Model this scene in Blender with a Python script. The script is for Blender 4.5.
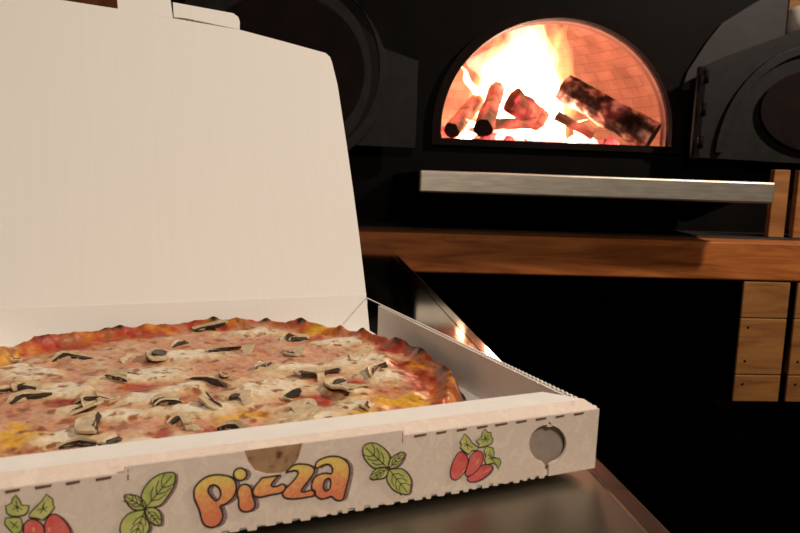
import bpy, bmesh, math, random
from math import sin, cos, pi, radians, sqrt, exp
from mathutils import Vector, Matrix, noise
from mathutils.geometry import tessellate_polygon

for o in list(bpy.data.objects): bpy.data.objects.remove(o)
scene = bpy.context.scene
COL = scene.collection

# ---------------------------------------------------------------- camera
cam_data = bpy.data.cameras.new('camera')
cam = bpy.data.objects.new('camera', cam_data); COL.objects.link(cam)
cam_data.sensor_width = 36.0; cam_data.lens = 660 / 800 * 36
cam_data.clip_start = 0.02
YAW, PIT, ROL = 0.4193 - 0.3473, -0.1242, 0.0339
fw = Vector((sin(YAW) * cos(PIT), cos(YAW) * cos(PIT), sin(PIT)))
r0 = Vector((cos(YAW), -sin(YAW), 0)); u0 = r0.cross(fw)
rr = r0 * cos(ROL) + u0 * sin(ROL); uu = -r0 * sin(ROL) + u0 * cos(ROL)
M = Matrix((rr, uu, -fw)).transposed().to_4x4(); M.translation = (0, 0, 1.0417)
cam.matrix_world = M
cam_data.dof.use_dof = True; cam_data.dof.focus_distance = 0.5; cam_data.dof.aperture_fstop = 24
scene.camera = cam

# ---------------------------------------------------------------- world, lamps, exposure
world = bpy.data.worlds.new('world'); scene.world = world; world.use_nodes = True
world.node_tree.nodes['Background'].inputs[0].default_value = (1, .8, .62, 1)
world.node_tree.nodes['Background'].inputs[1].default_value = 0.0
vs = scene.view_settings
vs.view_transform = 'Standard'; vs.look = 'None'; vs.gamma = 1; vs.use_curve_mapping = False
vs.exposure = 0.0
def area(name, loc, target, size, power, col):
    l = bpy.data.lights.new(name, 'AREA'); l.shape = 'DISK'; l.size = size; l.energy = power; l.color = col
    o = bpy.data.objects.new(name, l); COL.objects.link(o); o.location = loc
    o.rotation_euler = (Vector(target) - Vector(loc)).to_track_quat('-Z', 'Y').to_euler()
    return o
KEYCOL = (1, .865, .735)
area('ceiling_lamp_key', (1.95, .68, 2.5), (0.1, .8, .9), .13, 50, KEYCOL)
area('added_fill_light', (.25, -.75, 1.95), (0.0, .4, .9), .35, 12.5, KEYCOL)  # added fill behind the camera, brightens the box front
scene.cycles.max_bounces = 8
scene.cycles.volume_bounces = 0

# measured outlines in millimetres on the box's own surfaces
LET = [('p', [(-197.67, 18.73), (-197.77, 20.9), (-196.81, 22.88), (-194.56, 24.97), (-192.01, 25.92), (-189.16, 25.97), (-185.7, 25.13), (-183.08, 23.79), (-181.73, 21.7), (-181.49, 18.83), (-182.19, 16.12), (-183.94, 14.21), (-186.28, 12.92), (-188.13, 13.06), (-186.86, 10.01), (-186.74, 7.79), (-187.73, 5.45), (-189.75, 4.25), (-192.06, 4.57), (-194.05, 6.01), (-195.01, 8.68), (-195.45, 11.56), (-196.57, 14.85), (-197.45, 16.85)], [[(-192.3, 20.92), (-191.16, 22.09), (-189.45, 21.69), (-188.01, 20.09), (-187.44, 17.94), (-187.9, 16.15), (-189.17, 14.8), (-190.6, 16.3), (-191.74, 18.04), (-192.48, 19.4)]]), ('i', [(-181.02, 18.13), (-180.14, 19.87), (-178.36, 20.4), (-176.57, 19.61), (-175.55, 17.86), (-175.17, 14.93), (-174.13, 12.2), (-173.93, 9.93), (-175.61, 8.5), (-178.01, 8.42), (-179.92, 9.52), (-180.7, 11.76), (-180.53, 14.26), (-181.25, 16.27)], []), ('dot', [(-177.37, 24.28), (-177.72, 23.01), (-178.7, 22.19), (-180.03, 22.05), (-181.35, 22.61), (-182.32, 23.73), (-182.68, 25.1), (-182.33, 26.35), (-181.37, 27.16), (-180.05, 27.32), (-178.72, 26.76), (-177.74, 25.65)], []), ('z', [(-170.58, 23.2), (-172.07, 20.9), (-174.47, 18.42), (-175.18, 16.31), (-174.14, 14.23), (-171.41, 13.57), (-167.75, 14.11), (-163.41, 13.9), (-161.68, 15.36), (-161.7, 17.18), (-163.15, 18.06), (-165.0, 17.2), (-167.16, 17.23), (-167.67, 18.59), (-165.96, 20.25), (-164.62, 22.09), (-162.92, 24.91), (-169.08, 25.84)], []), ('z', [(-157.92, 25.59), (-154.76, 25.31), (-151.54, 24.38), (-149.45, 22.57), (-149.54, 20.61), (-151.44, 18.28), (-153.65, 15.68), (-155.21, 13.64), (-154.24, 12.82), (-152.0, 13.11), (-149.74, 13.39), (-148.74, 11.9), (-149.36, 10.48), (-153.24, 10.35), (-158.35, 10.56), (-161.82, 11.48), (-163.09, 13.33), (-162.18, 15.12), (-159.08, 17.86), (-156.59, 20.39), (-156.3, 22.3), (-158.2, 23.11), (-160.4, 22.73), (-161.77, 22.49), (-160.41, 23.89)], []), ('a', [(-149.27, 23.52), (-148.66, 25.4), (-145.76, 26.62), (-141.83, 26.91), (-137.82, 25.81), (-134.73, 23.03), (-133.77, 19.87), (-134.21, 15.9), (-135.13, 12.0), (-135.93, 8.75), (-136.35, 6.8), (-138.03, 6.27), (-140.06, 7.09), (-141.77, 9.2), (-143.42, 8.68), (-146.05, 8.32), (-148.37, 9.85), (-149.26, 11.99), (-150.72, 13.89), (-150.44, 16.48), (-149.19, 18.91), (-146.93, 19.75), (-144.31, 19.81), (-141.98, 18.79), (-141.36, 20.68), (-142.27, 22.81), (-144.06, 23.74), (-147.0, 23.18), (-148.28, 22.19)], [[(-144.9, 16.59), (-143.93, 17.3), (-142.61, 17.09), (-142.1, 15.14), (-142.51, 12.54), (-143.81, 11.55), (-145.14, 12.3), (-145.65, 14.38)]])]
BAS = [[[(-128.04, 29.72), (-124.92, 30.48), (-121.86, 29.77), (-118.71, 27.56), (-116.13, 24.51), (-115.11, 21.96), (-115.94, 19.07), (-116.21, 17.72), (-119.03, 18.33), (-122.11, 18.19), (-124.61, 20.06), (-127.14, 23.4), (-128.31, 26.52)], [(-115.9, 17.67), (-115.99, 20.28), (-114.8, 22.22), (-112.34, 23.68), (-107.93, 24.27), (-108.75, 20.74), (-110.87, 18.01), (-113.99, 16.96)], [(-116.2, 17.48), (-115.81, 15.12), (-117.62, 13.28), (-121.34, 13.27), (-124.73, 13.8), (-123.89, 16.37), (-121.5, 18.4), (-118.73, 18.7)], [(-115.88, 17.07), (-112.1, 16.86), (-108.91, 16.38), (-106.24, 13.65), (-104.5, 10.3), (-104.57, 7.22), (-105.2, 3.49), (-109.11, 4.57), (-113.0, 6.76), (-115.64, 10.24), (-116.67, 12.83), (-116.12, 15.17)]], [[(-215.99, 16.86), (-216.84, 21.45), (-216.12, 23.93), (-214.24, 26.74), (-211.42, 28.9), (-208.6, 29.67), (-204.57, 29.42), (-204.5, 26.51), (-205.34, 22.94), (-207.27, 20.09), (-209.68, 16.8), (-212.5, 16.5), (-214.6, 16.72)], [(-222.97, 23.26), (-220.26, 22.91), (-217.76, 21.97), (-215.72, 19.69), (-214.83, 16.91), (-216.69, 16.04), (-219.44, 16.69), (-221.23, 18.83), (-222.1, 21.05)], [(-215.29, 16.73), (-212.96, 16.74), (-210.87, 15.42), (-209.71, 13.09), (-209.65, 10.42), (-210.0, 8.46), (-212.35, 9.6), (-214.43, 11.31), (-215.7, 14.18)], [(-215.3, 16.21), (-218.07, 16.18), (-220.82, 15.89), (-223.12, 13.97), (-224.16, 11.57), (-224.34, 8.84), (-223.27, 5.13), (-220.1, 3.44), (-216.38, 4.81), (-214.01, 7.53), (-213.98, 10.17), (-215.11, 13.02)]]]
TIP = [[(-128.04, 29.72), (-107.93, 24.27), (-124.73, 13.8), (-105.2, 3.49), (-115.95, 17.44)], [(-204.57, 29.42), (-222.97, 23.26), (-210.0, 8.46), (-220.1, 3.44), (-215.29, 16.63)]]
TOM = [{'fruit': [[(-67.25, 12.45), (-62.5, 11.1), (-62.02, 9.08), (-64.05, 6.78), (-68.23, 4.51), (-73.16, 4.0), (-75.69, 5.37), (-75.78, 6.99), (-72.04, 9.31)], [(-80.29, 20.38), (-77.82, 19.41), (-75.57, 16.23), (-76.03, 11.83), (-78.29, 8.34), (-81.64, 6.32), (-84.11, 7.66), (-85.14, 10.67), (-84.12, 14.94), (-82.58, 18.18)], [(-75.25, 16.82), (-72.59, 19.31), (-69.76, 19.24), (-67.51, 17.0), (-67.68, 13.81), (-69.29, 10.82), (-72.0, 8.66), (-75.09, 7.21), (-77.25, 8.5), (-76.35, 11.24), (-75.47, 14.3)]], 'leaf': [[(-78.65, 28.66), (-76.11, 26.45), (-74.22, 23.67), (-70.94, 21.32), (-71.2, 19.76), (-74.02, 19.83), (-75.67, 18.15), (-78.57, 20.46), (-80.38, 22.29), (-79.76, 23.46), (-80.67, 25.16), (-79.56, 26.27)], [(-67.87, 29.52), (-65.99, 27.69), (-64.19, 27.46), (-64.07, 25.53), (-62.91, 24.09), (-63.16, 22.19), (-64.91, 21.46), (-67.73, 20.88), (-70.57, 20.95), (-70.3, 22.51), (-72.16, 24.35), (-69.41, 25.58), (-68.97, 27.75)], [(-66.31, 21.01), (-62.64, 19.54), (-61.76, 16.84), (-62.01, 14.93), (-58.67, 13.8), (-57.81, 11.72), (-59.09, 8.64), (-60.71, 11.49), (-63.29, 12.19), (-65.79, 11.91), (-67.0, 14.35), (-66.39, 16.2), (-67.62, 18.94)]], 'gl': [[(-69.58, 16.01), (-70.19, 14.17), (-71.83, 11.84), (-71.24, 14.0)], [(-63.15, 9.9), (-65.58, 8.32), (-68.39, 7.45), (-65.96, 8.7)], [(-77.07, 11.67), (-77.69, 10.17), (-79.65, 7.92), (-78.39, 10.27)]]}, {'fruit': [[(-248.81, 17.39), (-247.16, 19.74), (-245.25, 19.77), (-243.38, 17.91), (-241.52, 14.88), (-240.32, 11.18), (-240.41, 7.33), (-243.08, 4.78), (-246.89, 6.73), (-248.69, 10.53), (-249.04, 14.79)], [(-253.44, 19.38), (-251.28, 18.61), (-249.61, 16.79), (-249.04, 14.79), (-249.01, 10.6), (-250.67, 7.88), (-252.85, 8.33), (-254.97, 10.28), (-255.62, 14.17), (-255.34, 17.87)]], 'leaf': [[(-257.43, 29.01), (-256.28, 26.97), (-255.73, 25.02), (-253.44, 24.43), (-253.97, 22.1), (-255.24, 21.21), (-256.77, 21.12), (-258.9, 21.51), (-260.37, 22.88), (-260.58, 25.5), (-258.74, 26.28), (-258.37, 28.07)], [(-248.03, 27.8), (-246.04, 25.59), (-245.95, 23.3), (-245.5, 22.47), (-247.15, 20.12), (-249.41, 18.26), (-251.26, 19.36), (-253.73, 20.19), (-253.05, 21.93), (-251.45, 23.52), (-249.52, 25.43)], [(-260.73, 21.1), (-258.0, 20.97), (-256.19, 20.27), (-255.65, 17.93), (-256.04, 15.38), (-258.21, 14.68), (-259.39, 16.03), (-261.11, 18.95)]], 'gl': [[(-252.61, 16.22), (-252.0, 15.73), (-252.2, 14.26), (-252.81, 14.75)], [(-247.92, 15.33), (-247.3, 14.83), (-247.03, 13.26), (-247.81, 13.79)]]}]
NOTCH = [(-178.31, 32.64), (-154.7, 32.79), (-156.26, 27.58), (-158.74, 24.07), (-163.09, 22.15), (-169.25, 22.85), (-174.11, 25.12), (-176.76, 29.29)]
HOLE = [(-19.43, 15.65), (-19.62, 13.12), (-20.58, 10.87), (-22.26, 9.06), (-24.51, 7.82), (-27.2, 7.22), (-30.11, 7.31), (-33.05, 8.08), (-35.82, 9.46), (-38.23, 11.35), (-40.12, 13.62), (-41.38, 16.12), (-41.93, 18.68), (-41.73, 21.13), (-40.8, 23.32), (-39.2, 25.09), (-37.03, 26.35), (-34.43, 26.99), (-31.57, 26.97), (-28.64, 26.28), (-25.84, 24.97), (-23.36, 23.11), (-21.37, 20.83), (-20.03, 18.28)]
SLIT = [[(-260.81, 31.63), (-256.28, 31.4)], [(-251.67, 31.39), (-246.52, 31.07)], [(-241.94, 31.13), (-237.39, 30.97)], [(-232.16, 31.44), (-226.95, 31.16)], [(-103.96, 32.46), (-97.9, 32.02)], [(-93.02, 32.55), (-87.85, 32.24)], [(-82.47, 32.73), (-77.35, 32.61)], [(-71.8, 32.78), (-66.14, 32.43)], [(-61.98, 32.96), (-55.21, 32.84)], [(-50.33, 33.13), (-44.35, 32.96)], [(-39.11, 33.05), (-32.97, 33.05)], [(-27.33, 32.76), (-22.08, 32.88)], [(-16.27, 32.41), (-10.22, 32.64)]]
PANEL = [(-222.21, 30.11), (-222.15, 33.99), (-202.73, 34.29), (-178.52, 33.71), (-155.3, 33.04), (-109.34, 33.69), (-108.85, 28.12)]
MUS = [(-251.6, 240.0, 14.4, 'line'), (-271.1, 169.2, 7.7, 'curl'), (-233.6, 142.0, 9.2, 'plain'), (-241.6, 123.7, 10.3, 'darkstem'), (-227.2, 73.4, 6.3, 'dark'), (-212.5, 231.2, 8.2, 'plain'), (-196.0, 223.5, 12.1, 'dark'), (-180.9, 258.4, 8.7, 'line'), (-151.3, 230.9, 10.0, 'line'), (-149.7, 303.9, 12.9, 'line'), (-173.0, 161.3, 18.2, 'long'), (-159.4, 166.3, 5.1, 'dark'), (-193.8, 127.3, 9.9, 'darkstem'), (-187.7, 82.2, 4.4, 'plain'), (-169.8, 70.3, 11.0, 'line'), (-91.4, 250.2, 11.0, 'darkstem'), (-105.5, 205.4, 7.1, 'dark'), (-132.1, 180.1, 6.7, 'line'), (-155.0, 116.5, 9.7, 'plain'), (-129.3, 114.0, 5.9, 'dark'), (-101.1, 150.6, 10.5, 'darkstem'), (-93.7, 114.7, 11.1, 'plain'), (-60.5, 148.0, 14.9, 'line'), (-59.6, 183.1, 11.7, 'plain'), (-131.7, 87.4, 10.9, 'plain'), (-132.7, 69.8, 9.3, 'plain'), (-95.5, 80.7, 4.4, 'dark'), (-130.8, 231.2, 8.7, 'plain'), (-96.7, 128.5, 8.6, 'dark'), (-98.5, 209.4, 7.3, 'plain'), (-286.3, 242.2, 6.3, 'plain'), (-220.9, 187.6, 8.4, 'plain')]
CHE = [(-266.6, 201.8, 11.8, 9.3), (-248.3, 168.0, 15.4, 10.1), (-249.2, 90.2, 13.9, 6.1), (-203.5, 182.2, 18.5, 10.1), (-174.4, 225.7, 17.4, 9.8), (-222.2, 114.0, 11.6, 7.2), (-120.4, 284.2, 20.3, 11.0), (-60.2, 230.9, 17.3, 13.0), (-57.0, 173.7, 21.5, 15.8), (-138.0, 132.9, 18.0, 11.7), (-134.6, 76.7, 15.9, 6.0), (-181.9, 109.1, 13.4, 6.6), (-174.9, 54.2, 14.1, 3.7), (-96.6, 113.5, 12.1, 7.7), (-210.0, 66.2, 9.2, 3.7), (-279.6, 222.4, 9.1, 6.3), (-188.5, 149.0, 11.6, 5.0), (-63.4, 138.9, 13.3, 9.1), (-211.3, 136.6, 8.2, 4.5), (-109.1, 170.5, 13.5, 6.1), (-98.5, 90.7, 8.6, 3.5)]
ORA = [(-269.0, 99.7, 9.2, 13.8), (-66.0, 85.8, 8.9, 7.2), (-83.5, 89.5, 11.8, 5.3), (-163.5, 91.2, 7.9, 6.1), (-97.5, 69.3, 10.8, 4.7), (-288.5, 250.9, 6.4, 11.2), (-65.0, 269.1, 20.9, 5.6)]
RED = [(-37.7, 123.8, 13.3, 21.9), (-20.8, 202.8, 19.7, 12.6), (-243.3, 176.8, 4.6, 5.3), (-209.2, 159.7, 4.6, 6.1), (-204.4, 82.0, 5.3, 5.5), (-88.3, 128.0, 9.5, 6.3), (-133.5, 102.1, 8.4, 3.4), (-252.2, 144.4, 10.5, 3.6), (-27.1, 239.6, 16.6, 10.6), (-259.5, 271.4, 20.6, 6.2), (-208.0, 300.6, 22.8, 7.1), (-38.6, 162.6, 10.8, 8.0), (-114.8, 105.4, 8.7, 4.5)]


# ---------------------------------------------------------------- materials
def mat(name, col, rough=.6, metal=0, spec=.5, **k):
    m = bpy.data.materials.new(name); m.use_nodes = True
    b = m.node_tree.nodes['Principled BSDF']
    b.inputs['Base Color'].default_value = (*col, 1); b.inputs['Roughness'].default_value = rough
    b.inputs['Metallic'].default_value = metal; b.inputs['Specular IOR Level'].default_value = spec
    return m
def nod(m, t, **k):
    n = m.node_tree.nodes.new(t)
    for a, v in k.items(): setattr(n, a, v)
    return n
def bsdf(m): return m.node_tree.nodes['Principled BSDF']
def link(m, a, b): m.node_tree.links.new(a, b)
def coords(m, scale=(1, 1, 1), kind='Object'):
    tc = nod(m, 'ShaderNodeTexCoord'); mp = nod(m, 'ShaderNodeMapping'); mp.inputs['Scale'].default_value = scale
    link(m, tc.outputs[kind], mp.inputs['Vector']); return mp.outputs[0]
def ramp(m, fac, stops):
    r = nod(m, 'ShaderNodeValToRGB'); e = r.color_ramp.elements
    while len(e) < len(stops): e.new(.5)
    for i, (p, c) in enumerate(stops): e[i].position = p; e[i].color = (*c, 1)
    link(m, fac, r.inputs[0]); return r.outputs[0]
def noisef(m, vec, scale, detail=4, rough=.5, dist=0):
    n = nod(m, 'ShaderNodeTexNoise'); n.inputs['Scale'].default_value = scale; n.inputs['Detail'].default_value = detail
    n.inputs['Roughness'].default_value = rough; n.inputs['Distortion'].default_value = dist
    link(m, vec, n.inputs['Vector']); return n.outputs['Fac']
def noisy(name, stops, scale, stretch=(1, 1, 1), rough=.6, metal=0, detail=4, bump=0, spec=.5, dist=0, kind='Object'):
    m = mat(name, stops[0][1], rough, metal, spec); v = coords(m, stretch, kind)
    f = noisef(m, v, scale, detail, .55, dist); link(m, ramp(m, f, stops), bsdf(m).inputs['Base Color'])
    if bump:
        b = nod(m, 'ShaderNodeBump'); b.inputs['Strength'].default_value = bump; b.inputs['Distance'].default_value = .002
        link(m, f, b.inputs['Height']); link(m, b.outputs[0], bsdf(m).inputs['Normal'])
    return m
def emissive(name, col, s):
    m = mat(name, (0, 0, 0)); b = bsdf(m); b.inputs['Emission Color'].default_value = (*col, 1); b.inputs['Emission Strength'].default_value = s
    return m

M_white = noisy('white_cardboard', [(.3, (.74, .70, .64)), (.7, (.80, .76, .70))], 60, (1, 1, 1), .75, spec=.2, bump=.05)
# grease stained white board of the back wall
M_lid = noisy('white_lid_board', [(.3, (.765, .725, .665)), (.7, (.785, .745, .685))], 9, (40, 1, 1), .75, spec=.2)
M_print = noisy('printed_marbled_paper', [(.30, (.64, .50, .43)), (.42, (.74, .61, .52)), (.52, (.69, .57, .47)), (.60, (.77, .65, .54)), (.72, (.70, .54, .48))], 120, (1, 1, 1), .6, spec=.3, detail=8, dist=.7)
M_kraft = noisy('brown_kraft', [(.35, (.10, .045, .02)), (.45, (.33, .19, .10)), (.7, (.42, .26, .15))], 160, (1, 1, 1), .8, spec=.1, detail=3)
M_grey = noisy('grey_board_ply', [(.3, (.32, .26, .21)), (.7, (.38, .31, .26))], 200, (1, 1, 1), .8, spec=.1)
M_ink = mat('black_ink', (.03, .012, .01), .6)
M_slitshade = mat('slit_shade', (.13, .065, .04), .9)
M_shade = noisy('mauve_ink', [(.45, (.30, .20, .19)), (.55, (.20, .12, .12))], 900, (1, 1, 1), .7)
M_leaf = noisy('leaf_green_ink', [(.35, (.36, .42, .10)), (.65, (.58, .56, .19))], 160, (1, 1, 1), .6)
M_tom = noisy('tomato_red_ink', [(.35, (.62, .08, .075)), (.7, (.72, .17, .14))], 200, (1, 1, 1), .6)
M_gl = mat('highlight_ink', (.75, .36, .20), .6)
M_letter = mat('letter_ink', (.8, .4, .1), .6)
def build_letter():
    m = M_letter; tc = nod(m, 'ShaderNodeTexCoord'); sp = nod(m, 'ShaderNodeSeparateXYZ'); link(m, tc.outputs['Object'], sp.inputs[0])
    v = coords(m); n = noisef(m, v, 700, 2)
    a = nod(m, 'ShaderNodeMath', operation='MULTIPLY_ADD'); a.inputs[1].default_value = 38; a.inputs[2].default_value = -.52; link(m, sp.outputs['Z'], a.inputs[0])
    b = nod(m, 'ShaderNodeMath', operation='MULTIPLY_ADD'); b.inputs[1].default_value = .7; link(m, n, b.inputs[0]); link(m, a.outputs[0], b.inputs[2])
    link(m, ramp(m, b.outputs[0], [(.22, (.70, .20, .09)), (.45, (.78, .32, .12)), (.62, (.80, .46, .12)), (.85, (.74, .62, .15))]), bsdf(m).inputs['Base Color'])
build_letter()

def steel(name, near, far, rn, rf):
    """brushed sheet: mirror like far end, rough near end; near colour set to imitate its reflections"""
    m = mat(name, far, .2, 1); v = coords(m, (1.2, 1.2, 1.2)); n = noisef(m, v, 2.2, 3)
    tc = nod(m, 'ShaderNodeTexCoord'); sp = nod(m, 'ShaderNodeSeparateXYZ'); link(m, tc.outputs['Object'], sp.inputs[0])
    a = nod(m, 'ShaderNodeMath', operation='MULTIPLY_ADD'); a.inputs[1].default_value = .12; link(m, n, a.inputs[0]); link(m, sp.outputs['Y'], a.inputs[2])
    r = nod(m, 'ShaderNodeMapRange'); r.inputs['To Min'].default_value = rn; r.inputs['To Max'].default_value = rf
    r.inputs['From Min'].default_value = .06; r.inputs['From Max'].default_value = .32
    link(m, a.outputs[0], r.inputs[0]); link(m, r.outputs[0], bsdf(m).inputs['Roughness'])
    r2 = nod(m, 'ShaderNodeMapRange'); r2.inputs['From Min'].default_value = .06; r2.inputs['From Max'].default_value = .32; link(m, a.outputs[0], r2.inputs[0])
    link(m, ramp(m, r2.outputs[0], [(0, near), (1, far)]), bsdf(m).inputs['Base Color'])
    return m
M_steel = steel('counter_steel', (.27, .24, .19), (.50, .46, .41), .40, .085)  # near colour darkened to dim the reflection of the box front
M_rim = steel('rim_steel', (.46, .33, .26), (.48, .43, .38), .30, .085)  # near colour browned to stand in for brown reflections
M_shelf = noisy('brushed_shelf_steel', [(.3, (.50, .45, .37)), (.7, (.74, .67, .56))], 5, (3, 30, 30), .46, 1)
M_black = noisy('black_oven_paint', [(.3, (.003, .0024, .0022)), (.7, (.0052, .0042, .0038))], 8, rough=.6, spec=.05)
M_iron = noisy('dark_cast_iron', [(.3, (.010, .0092, .0084)), (.7, (.018, .016, .0142))], 30, rough=.5, spec=.12, bump=.2)
M_iron2 = noisy('brown_black_iron', [(.3, (.008, .0055, .005)), (.7, (.013, .008, .007))], 20, rough=.7, spec=.03)
M_hood = noisy('grey_brown_hood_plate', [(.3, (.019, .0145, .013)), (.7, (.029, .022, .020))], 12, rough=.6, spec=.25)
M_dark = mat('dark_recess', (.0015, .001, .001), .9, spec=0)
M_floor = noisy('dark_floor_tile', [(.3, (.004, .003, .003)), (.7, (.008, .006, .005))], 5, rough=.7, spec=.03)
M_wallm = noisy('brown_plaster', [(.3, (.16, .11, .08)), (.7, (.20, .14, .10))], 4, rough=.9, spec=.1)
def wood(name, stretch, dark, mid, light, sc=3):
    m = mat(name, mid, .55, spec=.3); v = coords(m, stretch)
    f = noisef(m, v, sc, 6, .6, 1.2); c = ramp(m, f, [(.25, dark), (.5, mid), (.75, light)])
    v2 = coords(m, (1, 1, 1)); vo = nod(m, 'ShaderNodeTexVoronoi'); vo.inputs['Scale'].default_value = 5.5; link(m, v2, vo.inputs['Vector'])
    k = ramp(m, vo.outputs['Distance'], [(.02, (.25, .12, .07)), (.10, (1, 1, 1))])
    mx = nod(m, 'ShaderNodeMix', data_type='RGBA', blend_type='MULTIPLY'); mx.inputs[0].default_value = 1
    link(m, c, mx.inputs[6]); link(m, k, mx.inputs[7]); link(m, mx.outputs[2], bsdf(m).inputs['Base Color'])
    return m
M_beam = wood('orange_pine_beam', (1, 6, 9), (.13, .030, .006), (.40, .115, .022), (.62, .22, .05))
M_post = wood('golden_pine_board', (1, 6, 9), (.15, .05, .013), (.31, .13, .035), (.42, .195, .058))
M_wallwood = wood('red_pine_wall', (8, 8, 1), (.30, .09, .03), (.50, .17, .05), (.62, .26, .07), 2)
M_brick = mat('dome_firebrick', (.6, .3, .2), .9, spec=.1)
def build_brick():
    m = M_brick; tc = nod(m, 'ShaderNodeTexCoord')
    b = nod(m, 'ShaderNodeTexBrick'); link(m, tc.outputs['UV'], b.inputs['Vector']); b.inputs['Scale'].default_value = 1
    b.inputs['Brick Width'].default_value = .10; b.inputs['Row Height'].default_value = .05; b.inputs['Mortar Size'].default_value = .0022; b.inputs['Mortar Smooth'].default_value = .4
    b.inputs['Color1'].default_value = (.44, .265, .22, 1); b.inputs['Color2'].default_value = (.36, .21, .17, 1); b.inputs['Mortar'].default_value = (.29, .155, .125, 1)
    v = coords(m, kind='UV'); n = noisef(m, v, 9, 4); c = ramp(m, n, [(.3, (.7, .66, .64)), (.7, (1.12, 1.10, 1.08))])
    mx = nod(m, 'ShaderNodeMix', data_type='RGBA', blend_type='MULTIPLY'); mx.inputs[0].default_value = 1
    link(m, b.outputs[0], mx.inputs[6]); link(m, c, mx.inputs[7]); link(m, mx.outputs[2], bsdf(m).inputs['Base Color'])
build_brick()
def charred(name, glow, stops):
    m = noisy(name, stops, 18, (1, 1, 1), .9, spec=.1, bump=.6, detail=6)
    v = coords(m); n = noisef(m, v, 14, 5)
    e = ramp(m, n, [(.45, (0, 0, 0)), (.58, (1, .06, .07)), (.75, (1, .35, .25))])
    link(m, e, bsdf(m).inputs['Emission Color']); bsdf(m).inputs['Emission Strength'].default_value = glow
    return m
M_bark = charred('charred_bark', .12, [(.38, (.02, .012, .01)), (.48, (.08, .045, .03)), (.55, (.30, .20, .14)), (.62, (.65, .52, .42))])
M_log = charred('burning_log', .5, [(.3, (.10, .04, .02)), (.7, (.45, .22, .12))])
M_logend = mat('black_log_end', (.01, .006, .005), .9)
M_ember = charred('glowing_ember', 1.6, [(.4, (.1, .03, .02)), (.7, (.3, .1, .05))])
M_ember2 = emissive('white_hot_ember', (1, .5, .4), 2.5)
M_jar = mat('white_glazed_ceramic', (.75, .72, .68), .3)

# ---------------------------------------------------------------- mesh helpers
def mobj(name, verts, faces, material, parent=None, smooth=False, mats=None, fm=None):
    me = bpy.data.meshes.new(name); me.from_pydata([tuple(v) for v in verts], [], faces)
    for m in (mats or [material]): me.materials.append(m)
    if fm:
        for p, i in zip(me.polygons, fm): p.material_index = i
    bm = bmesh.new(); bm.from_mesh(me); bmesh.ops.recalc_face_normals(bm, faces=bm.faces); bm.to_mesh(me); bm.free()
    if smooth:
        for p in me.polygons: p.use_smooth = True
    me.update()
    o = bpy.data.objects.new(name, me); COL.objects.link(o)
    if parent: o.parent = parent
    return o
def tag(o, label, cat, group=None):
    o['label'] = label; o['category'] = cat
    if group: o['group'] = group
    return o
def struct(o): o['kind'] = 'structure'; return o
def empty(name, loc=(0, 0, 0), rz=0):
    o = bpy.data.objects.new(name, None); COL.objects.link(o); o.location = loc; o.rotation_euler = (0, 0, rz); o.empty_display_size = .05
    return o
def bevel(o, w=.003, seg=2):
    b = o.modifiers.new('bevel', 'BEVEL'); b.width = w; b.segments = seg; b.limit_method = 'ANGLE'; return o
def boxm(name, lo, hi, material, parent=None, bw=.003):
    x0, y0, z0 = lo; x1, y1, z1 = hi
    v = [(x0, y0, z0), (x1, y0, z0), (x1, y1, z0), (x0, y1, z0), (x0, y0, z1), (x1, y0, z1), (x1, y1, z1), (x0, y1, z1)]
    f = [(0, 3, 2, 1), (4, 5, 6, 7), (0, 1, 5, 4), (1, 2, 6, 5), (2, 3, 7, 6), (3, 0, 4, 7)]
    o = mobj(name, v, f, material, parent)
    return bevel(o, bw) if bw else o
def plate(name, outline, holes, f0, thick_vec, material, parent=None, extra=None):
    """outline/holes: 2D; f0 maps 2D -> 3D Vector; extruded by thick_vec"""
    loops = [outline] + list(holes)
    tris = tessellate_polygon([[Vector((x, y, 0)) for x, y in L] for L in loops])
    flat = [p for L in loops for p in L]; n = len(flat); t = Vector(thick_vec)
    v = [f0(x, y) for x, y in flat]; v += [a + t for a in v]
    f = [tuple(a) for a in tris] + [tuple(i + n for i in reversed(a)) for a in tris]
    k = 0
    for L in loops:
        m = len(L)
        for i in range(m): a, b = k + i, k + (i + 1) % m; f.append((a, b, b + n, a + n))
        k += m
    return mobj(name, v, f, material, parent)
def smooth2(pts, it=2):
    for _ in range(it):
        q = []
        for i in range(len(pts)):
            a, b = pts[i], pts[(i + 1) % len(pts)]
            q += [(a[0] * .75 + b[0] * .25, a[1] * .75 + b[1] * .25), (a[0] * .25 + b[0] * .75, a[1] * .25 + b[1] * .75)]
        pts = q
    return pts
def ribbon(polys, w, f0, closed=True):
    """flat stroke geometry along 2D polylines"""
    v, f = [], []
    for L in polys:
        n = len(L); k = len(v)
        for i in range(n):
            if closed: a, b = L[i - 1], L[(i + 1) % n]
            else: a, b = L[max(0, i - 1)], L[min(n - 1, i + 1)]
            dx, dy = b[0] - a[0], b[1] - a[1]; d = sqrt(dx * dx + dy * dy) or 1; nx, ny = -dy / d * w / 2, dx / d * w / 2
            v += [f0(L[i][0] + nx, L[i][1] + ny), f0(L[i][0] - nx, L[i][1] - ny)]
        for i in range(n if closed else n - 1):
            j = (i + 1) % n; f.append((k + 2 * i, k + 2 * j, k + 2 * j + 1, k + 2 * i + 1))
    return v, f
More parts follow.
